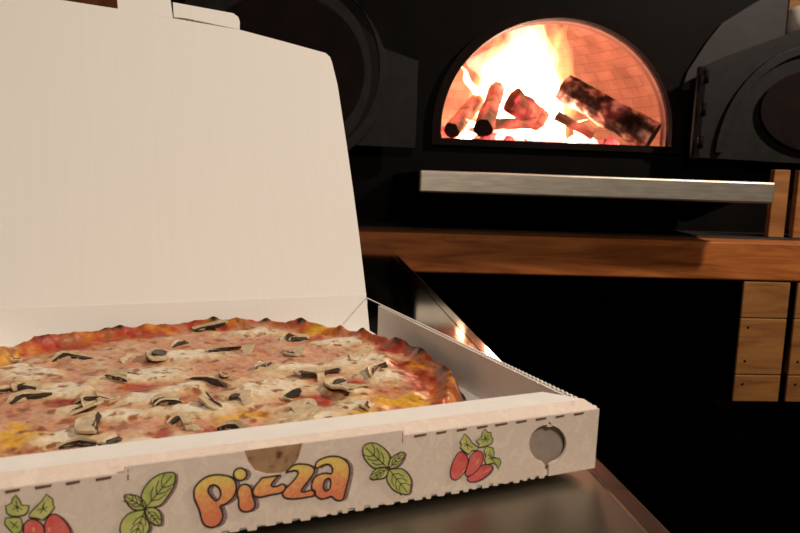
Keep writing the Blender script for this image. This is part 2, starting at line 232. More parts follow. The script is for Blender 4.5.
def log_mesh(name, a, b, ra, rb, material, endmat, seed=0, rough=.12, seg=18, rings=12, parent=None):
    a, b = Vector(a), Vector(b); d = (b - a).normalized(); s = d.orthogonal().normalized(); t = d.cross(s); v = []; f = []; fm = []
    for i in range(rings + 1):
        q = i / rings; c = a.lerp(b, q); r = ra + (rb - ra) * q
        for k in range(seg):
            th = 2 * pi * k / seg; dd = s * cos(th) + t * sin(th)
            rr_ = r * (1 + rough * noise.noise(Vector((cos(th) * 2 + seed * 7, sin(th) * 2, q * 5))) * 2)
            v.append(c + dd * rr_)
    for i in range(rings):
        for k in range(seg):
            f.append((i * seg + k, i * seg + (k + 1) % seg, (i + 1) * seg + (k + 1) % seg, (i + 1) * seg + k)); fm.append(0)
    f.append(tuple(range(seg))); fm.append(1); f.append(tuple(rings * seg + k for k in range(seg))); fm.append(1)
    return mobj(name, v, f, None, parent, False, [material, endmat], fm)
def lathe(name, prof, material, parent=None, seg=32, loc=(0, 0, 0)):
    v = []; f = []; n = len(prof)
    for k in range(seg):
        a = 2 * pi * k / seg
        for r, z in prof: v.append((loc[0] + r * cos(a), loc[1] + r * sin(a), loc[2] + z))
    for k in range(seg):
        for i in range(n - 1):
            a, b = k * n + i, ((k + 1) % seg) * n + i; f.append((a, b, b + 1, a + 1))
    o = mobj(name, v, f, material, parent, True)
    bm = bmesh.new(); bm.from_mesh(o.data); bmesh.ops.remove_doubles(bm, verts=bm.verts, dist=1e-5); bm.to_mesh(o.data); bm.free()
    return o

# ---------------------------------------------------------------- room
struct(boxm('floor', (-2.6, -2.6, -.05), (3.2, 3.8, 0), M_floor, bw=0))
struct(boxm('ceiling', (-2.6, -2.6, 2.75), (3.2, 3.8, 2.8), M_wallm, bw=0))
struct(boxm('wall_left', (-2.65, -2.6, 0), (-2.6, 3.8, 2.75), M_wallm, bw=0))
struct(boxm('wall_right', (3.2, -2.6, 0), (3.25, 3.8, 2.75), M_wallm, bw=0))
struct(boxm('wall_back', (-2.6, 3.8, 0), (3.2, 3.85, 2.75), M_wallwood, bw=0))
struct(boxm('wall_front', (-2.6, -2.65, 0), (3.2, -2.6, 2.75), M_wallm, bw=0))

# ---------------------------------------------------------------- oven
MX, MR, MZ, FY = .5895, .3445, 1.179, 1.95
oven = empty('pizza_oven', (MX, FY, .9))
tag(oven, 'large black wood-fired pizza oven with an arched mouth showing a burning fire', 'oven')
OI = Vector((-MX, -FY, -.9))
def ow(x, y, z): return Vector((x, y, z)) + OI
ARCH = [(MX + MR * cos(a), MZ + .035 + .316 * sin(a)) for a in [pi * i / 40 for i in range(41)]]
ARCH = ARCH + [(MX - MR, MZ), (MX + MR, MZ)]
plate('front_panel', [(-.62, .925), (1.268, .925), (1.268, 2.2), (-.62, 2.2)], [ARCH], lambda x, z: ow(x, FY, z), (0, .02, 0), M_black, oven)
def arch_sc(s, b=0): return [(MX + (x - MX) * s, max(MZ - b, MZ + (z - MZ) * s)) for x, z in ARCH[:41]] + [(MX - MR * s, MZ - b), (MX + MR * s, MZ - b)]
plate('arch_frame', arch_sc(1.075, .02), [arch_sc(1.0)], lambda x, z: ow(x, FY - .018, z), (0, .02, 0), M_iron2, oven)
# hood shoulder plate on the right, grey brown
plate('hood_plate', [(.955, 1.345), (.97, 1.40), (1.02, 1.485), (1.06, 1.54), (1.15, 1.60), (1.255, 1.66), (1.255, 1.345)], [], lambda x, z: ow(x, FY - .012 - (z - 1.345) * .0, z), (0, .012, 0), M_hood, oven)
boxm('ash_drawer', ow(.38, FY - .02, .955), ow(.68, FY, 1.0), M_iron, oven)
# oven body shell and side housing
v = [ow(*p) for p in ((-.62, FY + .02, .925), (1.268, FY + .02, .925), (1.268, 3.55, .925), (-.62, 3.55, .925), (-.62, FY + .02, 2.2), (1.268, FY + .02, 2.2), (1.268, 3.55, 2.2), (-.62, 3.55, 2.2))]
mobj('body_shell', v, [(4, 5, 6, 7), (1, 2, 6, 5), (2, 3, 7, 6), (3, 0, 4, 7), (0, 1, 2, 3)], M_black, oven)
boxm('side_housing', ow(1.27, 1.96, .94), ow(1.75, 2.4, 1.528), M_black, oven)
# tunnel lining
v = []; f = []
NA = len(ARCH)
for k, y in enumerate((FY + .005, FY + .04)):
    for x, z in ARCH: v.append(ow(x, y, z))
f = [(i, (i + 1) % NA, NA + (i + 1) % NA, NA + i) for i in range(NA)]
tun = mobj('tunnel_lining', v, f, M_brick, oven)
uv = tun.data.uv_layers.new(name='UVMap')
for lp in tun.data.loops:
    c = tun.data.vertices[lp.vertex_index].co; uv.data[lp.index].uv = (math.atan2(c.z - .3, c.x) * .35, c.y)
# dome
DC = Vector((MX + .02, 2.46, MZ - .003)); DR, DH = .66, .52
v = []; f = []; uvs = []
NTH, NPH = 72, 24
for j in range(NPH + 1):
    ph = (pi / 2) * j / NPH * .985
    for i in range(NTH + 1):
        th = -pi / 2 + 2 * pi * i / NTH
        v.append(DC + Vector((DR * cos(ph) * cos(th), DR * cos(ph) * sin(th), DH * sin(ph))) + OI); uvs.append((th * DR, ph * .6))
inside = lambda p: (p.y < FY + .17 - FY + .0)
for j in range(NPH):
    for i in range(NTH):
        ids = (j * (NTH + 1) + i, j * (NTH + 1) + i + 1, (j + 1) * (NTH + 1) + i + 1, (j + 1) * (NTH + 1) + i)
        c = sum((v[q] for q in ids), Vector()) / 4
        if c.y < .05: continue
        f.append(ids)
dome = mobj('brick_dome', v, f, M_brick, oven, True)
uv = dome.data.uv_layers.new(name='UVMap')
for lp in dome.data.loops: uv.data[lp.index].uv = uvs[lp.vertex_index]
# closing wall between tunnel and dome
plate('dome_front_wall', [(MX - .7, MZ - .004), (MX + .7, MZ - .004), (MX + .7, MZ + .55), (MX - .7, MZ + .55)], [[(x, z + .0) for x, z in arch_sc(.999)]], lambda x, z: ow(x, FY + .035, z), (0, .02, 0), M_brick, oven)
mobj('hearth_floor', [ow(MX - .7, FY, MZ - .002), ow(MX + .7, FY, MZ - .002), ow(MX + .7, 3.4, MZ - .002), ow(MX - .7, 3.4, MZ - .002)], [(0, 1, 2, 3)], M_brick, oven)

# steel landing shelf in front of the mouth
sh = empty('landing_shelf', (.57, 1.5, 1.02)); tag(sh, 'long brushed steel landing shelf below the arched oven mouth', 'shelf')
boxm('shelf_lip', (.146 - .57, 0, .0053), (.987 - .57, .012, .0548), M_shelf, sh, .004)
boxm('shelf_top', (.142 - .57, .012, .048), (.985 - .57, .449, .054), M_black, sh, .001)
for x in (.11, .98):
    plate('bracket', [(0.012, .048), (.44, .048), (.44, -.06), (.4, -.06)], [], lambda a, b, x=x: Vector((x - .57, a, b)), (.012, 0, 0), M_iron2, sh)

# ---------------------------------------------------------------- arched iron doors
def door(name, sx, x_h, label, outline, rim, inner, latch):
    d = empty(name, (x_h, 1.87, 1.14)); tag(d, label, 'oven door', 'open arched oven doors')
    F = lambda y: (lambda x, z: Vector((x - x_h, y, z - 1.14)))
    bevel(plate('door_plate', outline, [], F(0), (0, .02, 0), M_iron, d), .003)
    bevel(plate('door_rim', rim, [], F(-.014), (0, .015, 0), M_iron, d), .006)
    bevel(plate('door_inset', inner, [], F(-.018), (0, .005, 0), M_iron2, d), .002)
    if sx > 0: boxm('hinge_bar', (-.012, -.015, .0), (.012, 0, .26), M_black, d, .004)
    for hz in (.03, .12, .21) if sx > 0 else ():
        o = lathe('hinge_knuckle', [(0, 0), (.008, 0), (.008, .035), (0, .035)], M_black, d, 16, (0, -.034, hz))
    return d
def arc(cx, cz, rx, rz, a0, a1, n=18): return [(cx + rx * cos(radians(a0 + (a1 - a0) * i / n)), cz + rz * sin(radians(a0 + (a1 - a0) * i / n))) for i in range(n + 1)]
door('oven_door', 1, .972, 'dark iron arched oven door folded open to the right of the oven mouth',
     [(.975, 1.147), (1.60, 1.135), (1.60, 1.44)] + arc(1.36, 1.27, .27, .27, 60, 118) + [(1.06, 1.44), (.975, 1.40)],
     arc(1.33, 1.15, .30, .33, 60, 178) + arc(1.33, 1.15, .275, .305, 178, 60),
     arc(1.34, 1.29, .19, .12, 0, 350, 36), 1)
door('oven_door', -1, .170, 'dark iron arched oven door folded open to the left of the oven mouth',
     [(.166, 1.143), (-.52, 1.15), (-.52, 1.47)] + arc(-.235, 1.27, .30, .34, 130, 62)+ [(.07, 1.41), (.166, 1.38)],
     arc(-.19, 1.33, .27, .26, 80, -75, 24) + arc(-.19, 1.35, .25, .255, -75, 80, 24),
     arc(-.20, 1.34, .22, .2, 0, 350, 36), 1)

# ---------------------------------------------------------------- burning logs, embers, flames
def log(a, b, ra, rb, m, em, label, seed, name='firewood_log'):
    a, b = Vector(a), Vector(b); c = (a + b) / 2
    o = log_mesh(name, a - c, b - c, ra, rb, m, em, seed); o.location = c
    return tag(o, label, 'firewood')
Y = 2.15
log((.392, 2.06, 1.221), (.470, 2.25, 1.37), .030, .026, M_log, M_logend, 'burning log with a round black end leaning up left of the flames', 1)
log((.300, 2.10, 1.214), (.41, 2.28, 1.33), .026, .026, M_log, M_logend, 'burning log behind the round black ended log at the far left', 2)
log((.262, 2.20, 1.205), (.39, 2.34, 1.24), .025, .022, M_ember, M_logend, 'red glowing log stub lowest against the left arch foot', 3)
log((.68, 2.20, 1.375), (.93, 2.05, 1.215), .042, .046, M_bark, M_logend, 'thick charred bark log sloping down to the right of the flames', 4)
log((.632, 2.10, 1.275), (.742, 2.06, 1.213), .015, .013, M_log, M_logend, 'thin orange brown stick sloping down before the white flames', 5)
log((.50, 2.16, 1.325), (.612, 2.2, 1.265), .042, .036, M_log, M_ember, 'short chunky glowing log in the middle of the fire', 6)
log((.44, 2.14, 1.245), (.58, 2.16, 1.25), .018, .016, M_log, M_ember, 'reddish crosswise stick above the white hot embers', 7)
random.seed(4)
n = 0
for i in range(20):
    x = random.uniform(.40, .86); y = random.uniform(2.05, 2.3); r = random.uniform(.016, .032)
    bm = bmesh.new(); bmesh.ops.create_icosphere(bm, subdivisions=2, radius=r)
    for q in bm.verts: q.co *= 1 + .35 * noise.noise(q.co * 60 + Vector((i * 3, 0, 0))); q.co.z *= .7
    me = bpy.data.meshes.new('ember_coal'); bm.to_mesh(me); bm.free(); hot = random.random() < .45
    me.materials.append(M_ember2 if hot else M_ember)
    o = bpy.data.objects.new('ember_coal', me); COL.objects.link(o); o.location = (x, y, MZ + r * .55)
    where = 'under the leaning logs left of the fire' if x < .5 else 'under the chunky glowing log in mid fire' if x < .63 else 'under the thin sloping stick' if x < .76 else 'under the thick bark log at the right'
    tag(o, ('white hot' if hot else 'dull red') + ' ember coal ' + where, 'ember', ('white hot' if hot else 'dull red') + ' coals ' + where)

def flame_mat(name, col, s):
    m = bpy.data.materials.new(name); m.use_nodes = True; nt = m.node_tree; nt.nodes.clear()
    out = nt.nodes.new('ShaderNodeOutputMaterial'); e = nt.nodes.new('ShaderNodeEmission')
    e.inputs[0].default_value = (*col, 1); e.inputs[1].default_value = s; nt.links.new(e.outputs[0], out.inputs['Volume']); return m
M_fl = flame_mat('flame_orange', (1, .42, .13), 20)
M_fl2 = flame_mat('flame_core', (1, .60, .36), 30)
def tongue(base, h, w, lean, seed, m, dep=.6):
    v = []; f = []; R_, S_ = 26, 20
    for i in range(R_ + 1):
        q = i / R_
        rad = w * (1 - q) ** .7 * (.6 + .6 * min(1, q * 3)) if q < 1 else 0
        cx = lean * q ** 1.5 + .035 * noise.noise(Vector((seed * 5, q * 3.2, 0))) * q * 3; cy = .02 * noise.noise(Vector((seed * 9, q * 3, 4)))
        for k in range(S_):
            a = 2 * pi * k / S_; rr_ = rad * (1 + .5 * noise.noise(Vector((cos(a) * 1.2 + seed * 3, sin(a) * 1.2, q * 5 + seed))))
            v.append((cx + rr_ * cos(a), cy + rr_ * dep * sin(a), h * q))
    for i in range(R_):
        for k in range(S_): f.append((i * S_ + k, i * S_ + (k + 1) % S_, (i + 1) * S_ + (k + 1) % S_, (i + 1) * S_ + k))
    f.append(tuple(range(S_))); f.append(tuple(R_ * S_ + k for k in range(S_)))
    return v, f
FL = [((.50, 2.2, 1.20), .46, .12, -.03, 1, 1), ((.58, 2.22, 1.20), .44, .115, -.01, 2, 1), ((.43, 2.2, 1.22), .30, .08, -.02, 3, 1),
      ((.54, 2.24, 1.22), .46, .13, -.02, 4, 0), ((.66, 2.22, 1.20), .42, .07, .0, 5, 0), ((.61, 2.26, 1.28), .36, .07, .02, 16, 0), ((.42, 2.24, 1.24), .34, .08, .02, 6, 0), ((.54, 2.24, 1.24), .28, .12, .0, 14, 1), ((.49, 2.24, 1.30), .33, .07, .03, 15, 1),
      ((.38, 2.15, 1.26), .17, .022, -.07, 7, 0), ((.68, 2.24, 1.20), .20, .045, -.03, 8, 1), ((.80, 2.2, 1.25), .12, .018, -.03, 9, 0),
      ((.35, 2.14, 1.18), .08, .03, .0, 10, 1), ((.74, 2.22, 1.18), .10, .03, .02, 11, 0), ((.90, 2.16, 1.22), .06, .012, -.03, 12, 0)]
fire = empty('fire_flames', (.55, 2.2, MZ)); tag(fire, 'bright white and yellow flames burning over the logs in the oven', 'fire')
for b, h, w, lean, sd, hot in FL:
    if sd not in (8, 9, 10, 11, 12): b = (b[0] * 1.055 + .022, b[1] * 1.055, (b[2] - 1.0417) * 1.055 + 1.0417)
    v, f = tongue(b, h, w, lean, sd, None)
    o = mobj('flame_tongue', v, f, M_fl2 if hot else M_fl, fire, True); o.location = Vector(b) - fire.location
for loc, pw in (((.55, 2.30, 1.47), 6.0), ((.52, 2.28, 1.36), 4.5), ((.66, 2.16, 1.26), 1.6)):
    l = bpy.data.lights.new('fire_light', 'POINT'); l.energy = pw; l.color = (1, .56, .46); l.shadow_soft_size = .05
    o = bpy.data.objects.new('fire_light', l); COL.objects.link(o); o.location = loc

# ---------------------------------------------------------------- timber frame of the oven base
tag(boxm('wooden_beam', (-1.3, 1.60, .828), (1.9, 1.72, .925), M_beam, None, .004), 'long orange pine beam running below the oven and its steel shelf', 'beam')
tag(boxm('stone_ledge', (-1.3, 1.722, .90), (1.9, 1.949, .930), M_hood, None, .002), 'grey ledge between the pine beam and the black oven front', 'ledge')
def post(label, bs, x0, x1, y0, y1):
    p = empty('wooden_post', ((x0 + x1) / 2, (y0 + y1) / 2, bs[0][0])); tag(p, label, 'post')
    for z0, z1 in bs: boxm('board', (x0 - (x0 + x1) / 2, -(y1 - y0) / 2, z0 - bs[0][0]), (x1 - (x0 + x1) / 2, (y1 - y0) / 2, z1 - bs[0][0] - .0015), M_post, p, .002)
    for nx, nz_ in ((.022, .702), (.022, .613), (.022, .552)): boxm('nail_head', (x0 + nx - (x0 + x1) / 2 - .003, -(y1 - y0) / 2 - .001, nz_ - bs[0][0]), (x0 + nx - (x0 + x1) / 2 + .003, -(y1 - y0) / 2 + .001, nz_ - bs[0][0] + .006), M_dark, p, .001)
    return p
post('post of stacked golden pine boards under the right end of the beam', [(.508, .580), (.581, .730), (.731, .826)], .998, 1.122, 1.603, 1.611)
post('second stacked pine post at the right edge beyond the dark gap', [(.508, .580), (.581, .730), (.731, .826)], 1.142, 1.30, 1.603, 1.611)
tag(boxm('upright_board', (1.135, 1.735, .931), (1.180, 1.755, 1.115), M_post, None, .002), 'short upright pine board just right of the steel shelf end', 'board')
tag(boxm('upright_board', (1.205, 1.735, .931), (1.40, 1.755, 1.115), M_post, None, .002), 'wider upright pine board at the right edge beside the dark gap', 'board')
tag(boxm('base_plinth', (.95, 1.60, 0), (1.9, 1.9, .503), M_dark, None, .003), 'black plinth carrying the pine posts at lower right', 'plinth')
struct(boxm('wall_recess', (-1.3, 2.6, 0), (1.9, 2.65, .90), M_dark, bw=0))  # near-black panel, its colour stands in for the shade under the beam

struct(boxm('wall_panel_left', (-2.6, 2.3, 0), (-.68, 2.34, 2.75), M_wallwood, None, 0))
struct(boxm('wall_panel_right', (1.76, 2.46, 0), (3.2, 2.5, 2.75), M_post, None, 0))
boxm('wood_facing', ow(1.272, 2.42, 1.529), ow(1.76, 2.45, 2.2), M_post, oven)
# ceramic jar on the housing
jar = lathe('ceramic_jar', [(0, 0), (.045, 0), (.062, .012), (.068, .04), (.066, .075), (.055, .092), (.05, .094), (.0, .094)], M_jar, None, 32)
jar.location = (1.385, 2.03, 1.529); tag(jar, 'small white rounded jar cut off by the top right corner', 'jar')

# ---------------------------------------------------------------- steel counter
ca = math.atan2(.0795 - .1367, 1.5544 - .2529)
counter = empty('steel_counter', (.1405, .26, .896), -ca); tag(counter, 'stainless steel counter top the pizza box rests on', 'counter')
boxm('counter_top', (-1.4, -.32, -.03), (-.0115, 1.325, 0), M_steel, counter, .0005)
v = []; f = []
prof = [(-.0112, -.0008), (-.0106, .0), (-.0012, .0), (-.0003, -.0005), (0, -.0015), (0, -.03), (-.0112, -.03)]
for y in (-.32, 1.325):
    for x, z in prof: v.append((x, y, z))
m = len(prof); f = [(i, (i + 1) % m, m + (i + 1) % m, m + i) for i in range(m)] + [tuple(range(m)), tuple(range(m, 2 * m))]
mobj('counter_rim', v, f, M_rim, counter)
boxm('counter_body', (-1.36, -.30, -.898), (-.04, 1.25, -.031), M_black, counter, .003)

# ---------------------------------------------------------------- pizza box
A = .3473
box = empty('pizza_box', (.12660, .31505, .9006), A)
tag(box, 'open white cardboard pizza box printed with pizza lettering, basil and tomatoes', 'pizza box')
W, D = .33, .33
PF = lambda off: (lambda x, h: Vector((x, -off, h)))
random.seed(7)
ft = .0315; pt = .0338
slot_r, slot_l = -.0292, -.0316
hole = [(x / 1000, h / 1000) for x, h in HOLE]
hc = (sum(p[0] for p in hole) / 24, sum(p[1] for p in hole) / 24)
hs = sorted(hole, key=lambda p: math.atan2(p[0] - hc[0], -(p[1] - hc[1])) % (2 * pi))   # from the bottom round
bot = []
x = slot_l - .0002; k = 0
while x > -W + .004:
    step = random.uniform(.0042, .0085); lo = random.uniform(-.0004, .0004); hi = random.uniform(.0008, .0018)
    bot += [(x, lo), (x - step * .5, lo + .0002), (x - step * .58, hi), (x - step * .97, hi + .0002)]
    x -= step
outline = [(-.0005, .0003), (-.0002, ft)] + [(-.1086, ft), (-.1090, pt), (-.1547, pt), (-.1563, .0276), (-.1587, .0241), (-.1631, .0222), (-.1693, .0229), (-.1741, .0251), (-.1768, .0293), (-.1783, pt), (-.2222, pt), (-.2226, ft), (-W, ft), (-W, .0004)]
outline += list(reversed(bot)) + [(slot_l, .0006), (slot_l, .0062)]
ring = [p for p in hs if not (abs(p[0] + .0304) < .0020 and p[1] < hc[1])]
ring = sorted(ring, key=lambda p: math.atan2(-(p[0] + .0304), -(p[1] - hc[1])) % (2 * pi))
outline += ring + [(slot_r, .0062), (slot_r, .0003)]
holes = []
for s in SLIT:
    (x0, h0), (x1, h1) = [(a / 1000, b / 1000) for a, b in s]
    x0, x1 = min(x0, x1), max(x0, x1); h = ft - .0011
    holes.append([(x0, h + .0003), ((x0 + x1) / 2, h + .0001), (x1, h + .0005), (x1 + .0003, h - .0003), ((x0 + x1) / 2, h - .0004), (x0 + .0006, h - .0006)])
for xx in (-.2214, -.1097): holes.append([(xx, .0325), (xx + .0005, .0325), (xx + .0005, .0281), (xx, .0281)])
holes.append([(-.0308, .0285), (-.0296, .0276), (-.0292, .0258), (-.0318, .0258)])
fwall = plate('front_wall', outline, holes, PF(0), (0, .0013, 0), M_print, box)
fwall['label'] = 'printed front wall with a punched round hole and a torn notch'
for hl in holes[:len(SLIT)]:
    xs = [p[0] for p in hl]; hs_ = [p[1] for p in hl]
    mobj('perforation_slit', [(min(xs), -.00008, max(hs_)), (max(xs), -.00008, max(hs_) + .0001), (max(xs) - .0003, -.00008, min(hs_) + .0002), (min(xs) + .0003, -.00008, min(hs_) - .0001)], [(0, 1, 2, 3)], M_slitshade, fwall)  # dark strip over the slit stands in for the shade inside
# rim folded over
rv = [Vector(p) for p in ((-W, .0006, ft - .0003), (-.0003, .0006, ft - .0003), (-.0035, .008, .0345), (-W, .008, .0345))]
rv += [p - Vector((0, 0, .0010)) for p in rv]
qf = [(0, 1, 2, 3), (7, 6, 5, 4), (0, 4, 5, 1), (1, 5, 6, 2), (2, 6, 7, 3), (3, 7, 4, 0)]
mobj('folded_rim', rv, qf, M_print, box)
rv = [Vector(p) for p in ((-W, .008, .0345), (-.0035, .008, .0345), (-.0206, .0205, .0362), (-W, .0168, .0362))]
rv += [Vector(p) for p in ((-W, .008, .0335), (-.0035, .008, .0335), (-.0206, .0205, .0352), (-W, .0168, .0352))]
mobj('rim_top', rv, qf, M_white, box)
mobj('inner_front_ply', [(-W + .004, .0166, .0355), (-.0206, .020, .0355), (-.0206, .021, .003), (-W + .004, .0186, .003)], [(0, 1, 2, 3)], M_white, box)
plate('notch_backing', [(-.1545, pt), (-.1559, .0274), (-.1583, .0237), (-.1630, .0217), (-.1695, .0224), (-.1744, .0247), (-.1773, .0291), (-.1785, pt)], [], PF(-.0003), (0, .0002, 0), M_kraft, box)['label'] = 'brown kraft board showing through the torn notch'
boxm('hole_backing', (-.050, .0035, .0012), (-.012, .0045, .0262), M_grey, box, 0)
# floor, side and back walls
boxm('box_floor', (-W + .001, .0015, .0), (-.0015, .325, .0028), M_white, box, 0)
boxm('floor_bulge', (-W + .03, .03, -.0045), (-.03, D - .03, .0001), M_kraft, box, .001)
rw = [(.0015, .0003), (D, .0003), (D, .0319)]
vv = D - .004
rw += [(vv, .0319), (vv, .0308)]
rw = [(.0005, .0003), (D, .0003), (D, .0322)]
x = .30
while x > .002:
    if x > .17: rw.append((x, .0322)); x -= .02
    else: rw += [(x, .0322), (x - .0018, .0322), (x - .002, .0314), (x - .0034, .0314)]; x -= .0038
rw.append((.0005, .0318))
RF = lambda u: (lambda a, h: Vector((u, a, h)))
win = [(.292, .0015), (.3285, .0015), (.3285, .0318), (.292, .0318)]
plate('right_wall', rw, [win], RF(0), (-.0012, 0, 0), M_white, box)
plate('right_inner_ply', [(.021, .0028), (.2895, .0028), (.2895, .0318), (.021, .0318)], [], RF(-.0032), (-.0012, 0, 0), M_white, box)
plate('left_wall', [(.0005, .0003), (D, .0003), (D, .0319), (.0005, .0319)], [], RF(-W), (.0045, 0, 0), M_white, box)
plate('back_wall', [(-W + .001, .0), (-.0012, .0), (-.0005, .0345), (-W + .001, .0345)], [], lambda u, h: Vector((u, .3165 + h * .415, h)), (0, .0012, 0), M_lid, box)
# lid
th = 1.0
LF = lambda off: (lambda u, l: Vector((u, D + .0015 + l * cos(th) - off * sin(th) * -1, .0335 + l * sin(th) - off * cos(th))))
top = [(.0105, .288), (.0093, .2955), (.005, .3005), (-.0413, .3102), (-.0900, .3197), (-.1562, .3240), (-.2123, .3277), (-.265, .3299), (-.31, .330), (-.327, .326), (-.331, .318)]
lid_out = [(0, 0), (.0041, .0635), (.0068, .1158), (.0094, .1768), (.0120, .2562)] + top + [(-.334, .26), (-.333, .15), (-W, 0)]
lid = plate('lid', lid_out, [], LF(0), (0, sin(th) * .003, -cos(th) * .003), M_lid, box)
for (nm, o2) in (('tuck_flap', [(-.2123, .3279), (-.2128, .345), (-.209, .362), (-.160, .360), (-.1590, .3245)]), ('tuck_flap', [(-.146, .3268), (-.1580, .3262), (-.1575, .3480), (-.0945, .3435), (-.0895, .339), (-.0885, .332), (-.0900, .3199)])):
    i = 0 if o2[0][0] < -.2 else 1
    plate(nm, o2, [], (lambda u, l, i=i: LF(0)(u, l) + Vector((0, (l - .32) * .1, 0))), (0, .0025, -.0014), M_lid, box)
# grease mark in the back right corner
mobj('grease_mark', [LF(-.0003)(-.02 + .014 * cos(a) * (1 + .25 * sin(3 * a)), -.012 + .012 * sin(a) ) for a in [2 * pi * i / 20 for i in range(20)]], [tuple(range(20))], M_grey, box) if False else None

# printed artwork on the front wall
mm = lambda L: [(a / 1000, b / 1000) for a, b in L]
def solid(name, loops, off, material, holes=(), parent=None):
    return plate(name, loops, list(holes), PF(off), (0, .00004, 0), material, parent or fwall)
def stroke(name, polys, w, off, material, closed=True, parent=None):
    v, f = ribbon(polys, w, PF(off), closed); return mobj(name, v, f, material, parent or fwall)
def clip(L, hmax=None, hmin=.0018):
    return [(x, max(hmin, h if hmax is None else min(h, hmax))) for x, h in L]
for nm, L, hl in LET:
    o_ = smooth2(mm(L), 2); hh = [smooth2(mm(q), 2) for q in hl]
    if nm == 'z' and L[0][0] < -165:      # the torn notch cuts into the first z
        o_ = [(x, min(h, .0218)) for x, h in o_]
    pl = solid('letter_print', o_, .00035 + .00005 * (L[0][0] > -165), M_letter, hh); pl['label'] = 'yellow and orange bubble letter'
    stroke('letter_outline', [o_] + hh, .00075, .0005, M_ink, parent=pl)
    solid('letter_shadow', [(x + .0019, h - .0006) for x, h in o_], .0001, M_shade, [[(x + .0019, h - .0006) for x, h in q] for q in hh], pl)
for L4, T in zip(BAS, TIP):
    base = T[4]
    for q, (L, t) in enumerate(zip(L4, T)):
        o_ = clip(smooth2(mm(L), 2)); pl = solid('basil_leaf_print', o_, .0003 + q * .00004, M_leaf)
        if q == 0: pl['label'] = 'yellow green basil leaf with black veins'
        stroke('leaf_outline', [o_], .0005, .0005, M_ink, parent=pl)
        solid('leaf_shadow', [(x + .0012, max(.0016, h - .0007)) for x, h in o_], .0001, M_shade, (), pl)
        b0 = Vector((base[0] / 1000, base[1] / 1000)); b1 = Vector((t[0] / 1000, t[1] / 1000)); d = b1 - b0; nrm = Vector((-d.y, d.x))
        veins = [[tuple(b0 + d * s) for s in (.05, .3, .6, .9)]]
        for s in (.2, .38, .56):
            for sg in (1, -1): veins.append([tuple(b0 + d * s), tuple(b0 + d * (s + .12) + nrm * sg * .12), tuple(b0 + d * (s + .28) + nrm * sg * .17)])
        stroke('leaf_vein', [clip(v_) for v_ in veins], .00035, .00052, M_ink, False, pl)
for g in TOM:
    for q, L in enumerate(g['fruit']):
        o_ = clip(smooth2(mm(L), 2)); pl = solid('tomato_print', o_, .0002 + q * .0001, M_tom)
        stroke('tomato_outline', [o_], .0005, .00024 + q * .0001, M_ink, parent=pl)
        if q == 0: solid('tomato_shadow', [(x + .0010, max(.0016, h - .0006)) for x, h in o_], .0001, M_shade, (), pl)
    for L in g['leaf']:
        o_ = clip(mm(L)); pl = solid('tomato_leaf_print', o_, .00052, M_leaf)
        stroke('leaf_outline', [o_], .00045, .0006, M_ink, parent=pl)
        cx = sum(p[0] for p in o_) / len(o_); ch = sum(p[1] for p in o_) / len(o_)
        stroke('leaf_vein', [[(cx, ch), ((cx + o_[i][0]) / 2, (ch + o_[i][1]) / 2)] for i in range(0, len(o_), 2)], .0003, .00062, M_ink, False, pl)
    for L in g['gl']: solid('tomato_highlight', clip(mm(L)), .00050, M_gl)

# ---------------------------------------------------------------- pizza
PC = (-.163, .166); PR = .156; PZ = .0029
Ab = Matrix.Rotation(A, 4, 'Z')
ploc = Vector((.12660, .31505, .9006)) + Ab @ Vector((PC[0], PC[1], PZ))
pizza = empty('pizza', ploc, A); tag(pizza, 'mushroom and mozzarella pizza lying in the open cardboard box', 'pizza')
def nz(x, y, s, o=0, d=4): return noise.fractal(Vector((x * s + o, y * s - o, o * .37)), .8, 2.1, d)
def blob(x, y, L, pw=1.0):
    b = 0
    for cx, cy, a, c in L:
        rx = max(a, 6) / 1000 * 1.15; ry = max(c, 7) / 1000 * 1.15
        dx = (x - cx / 1000); dy = (y - cy / 1000); q = dx * dx / (rx * rx) + dy * dy / (ry * ry)
        if q < 6: b += exp(-q * 1.1)
    return b
CHE = [(a, b, max(6, c), min(max(7, d), 26)) for a, b, c, d in CHE]
BLIST = ((135, 2.6), (116, 1.8), (112, 1.4), (83, 1.6), (66, 1.8), (54, 2), (40, 1.6), (31, 1.8), (4, 4), (-17, 5), (14, 4), (150, 3), (165, 4))
def PRf(a):
    ad = math.degrees(a)
    return PR * (1 + .014 * noise.noise(Vector((cos(a) * 2.5, sin(a) * 2.5, 3))) + .006 * noise.noise(Vector((cos(a) * 9, sin(a) * 9, 1))) + .065 * exp(-((ad - 143) / 24) ** 2))
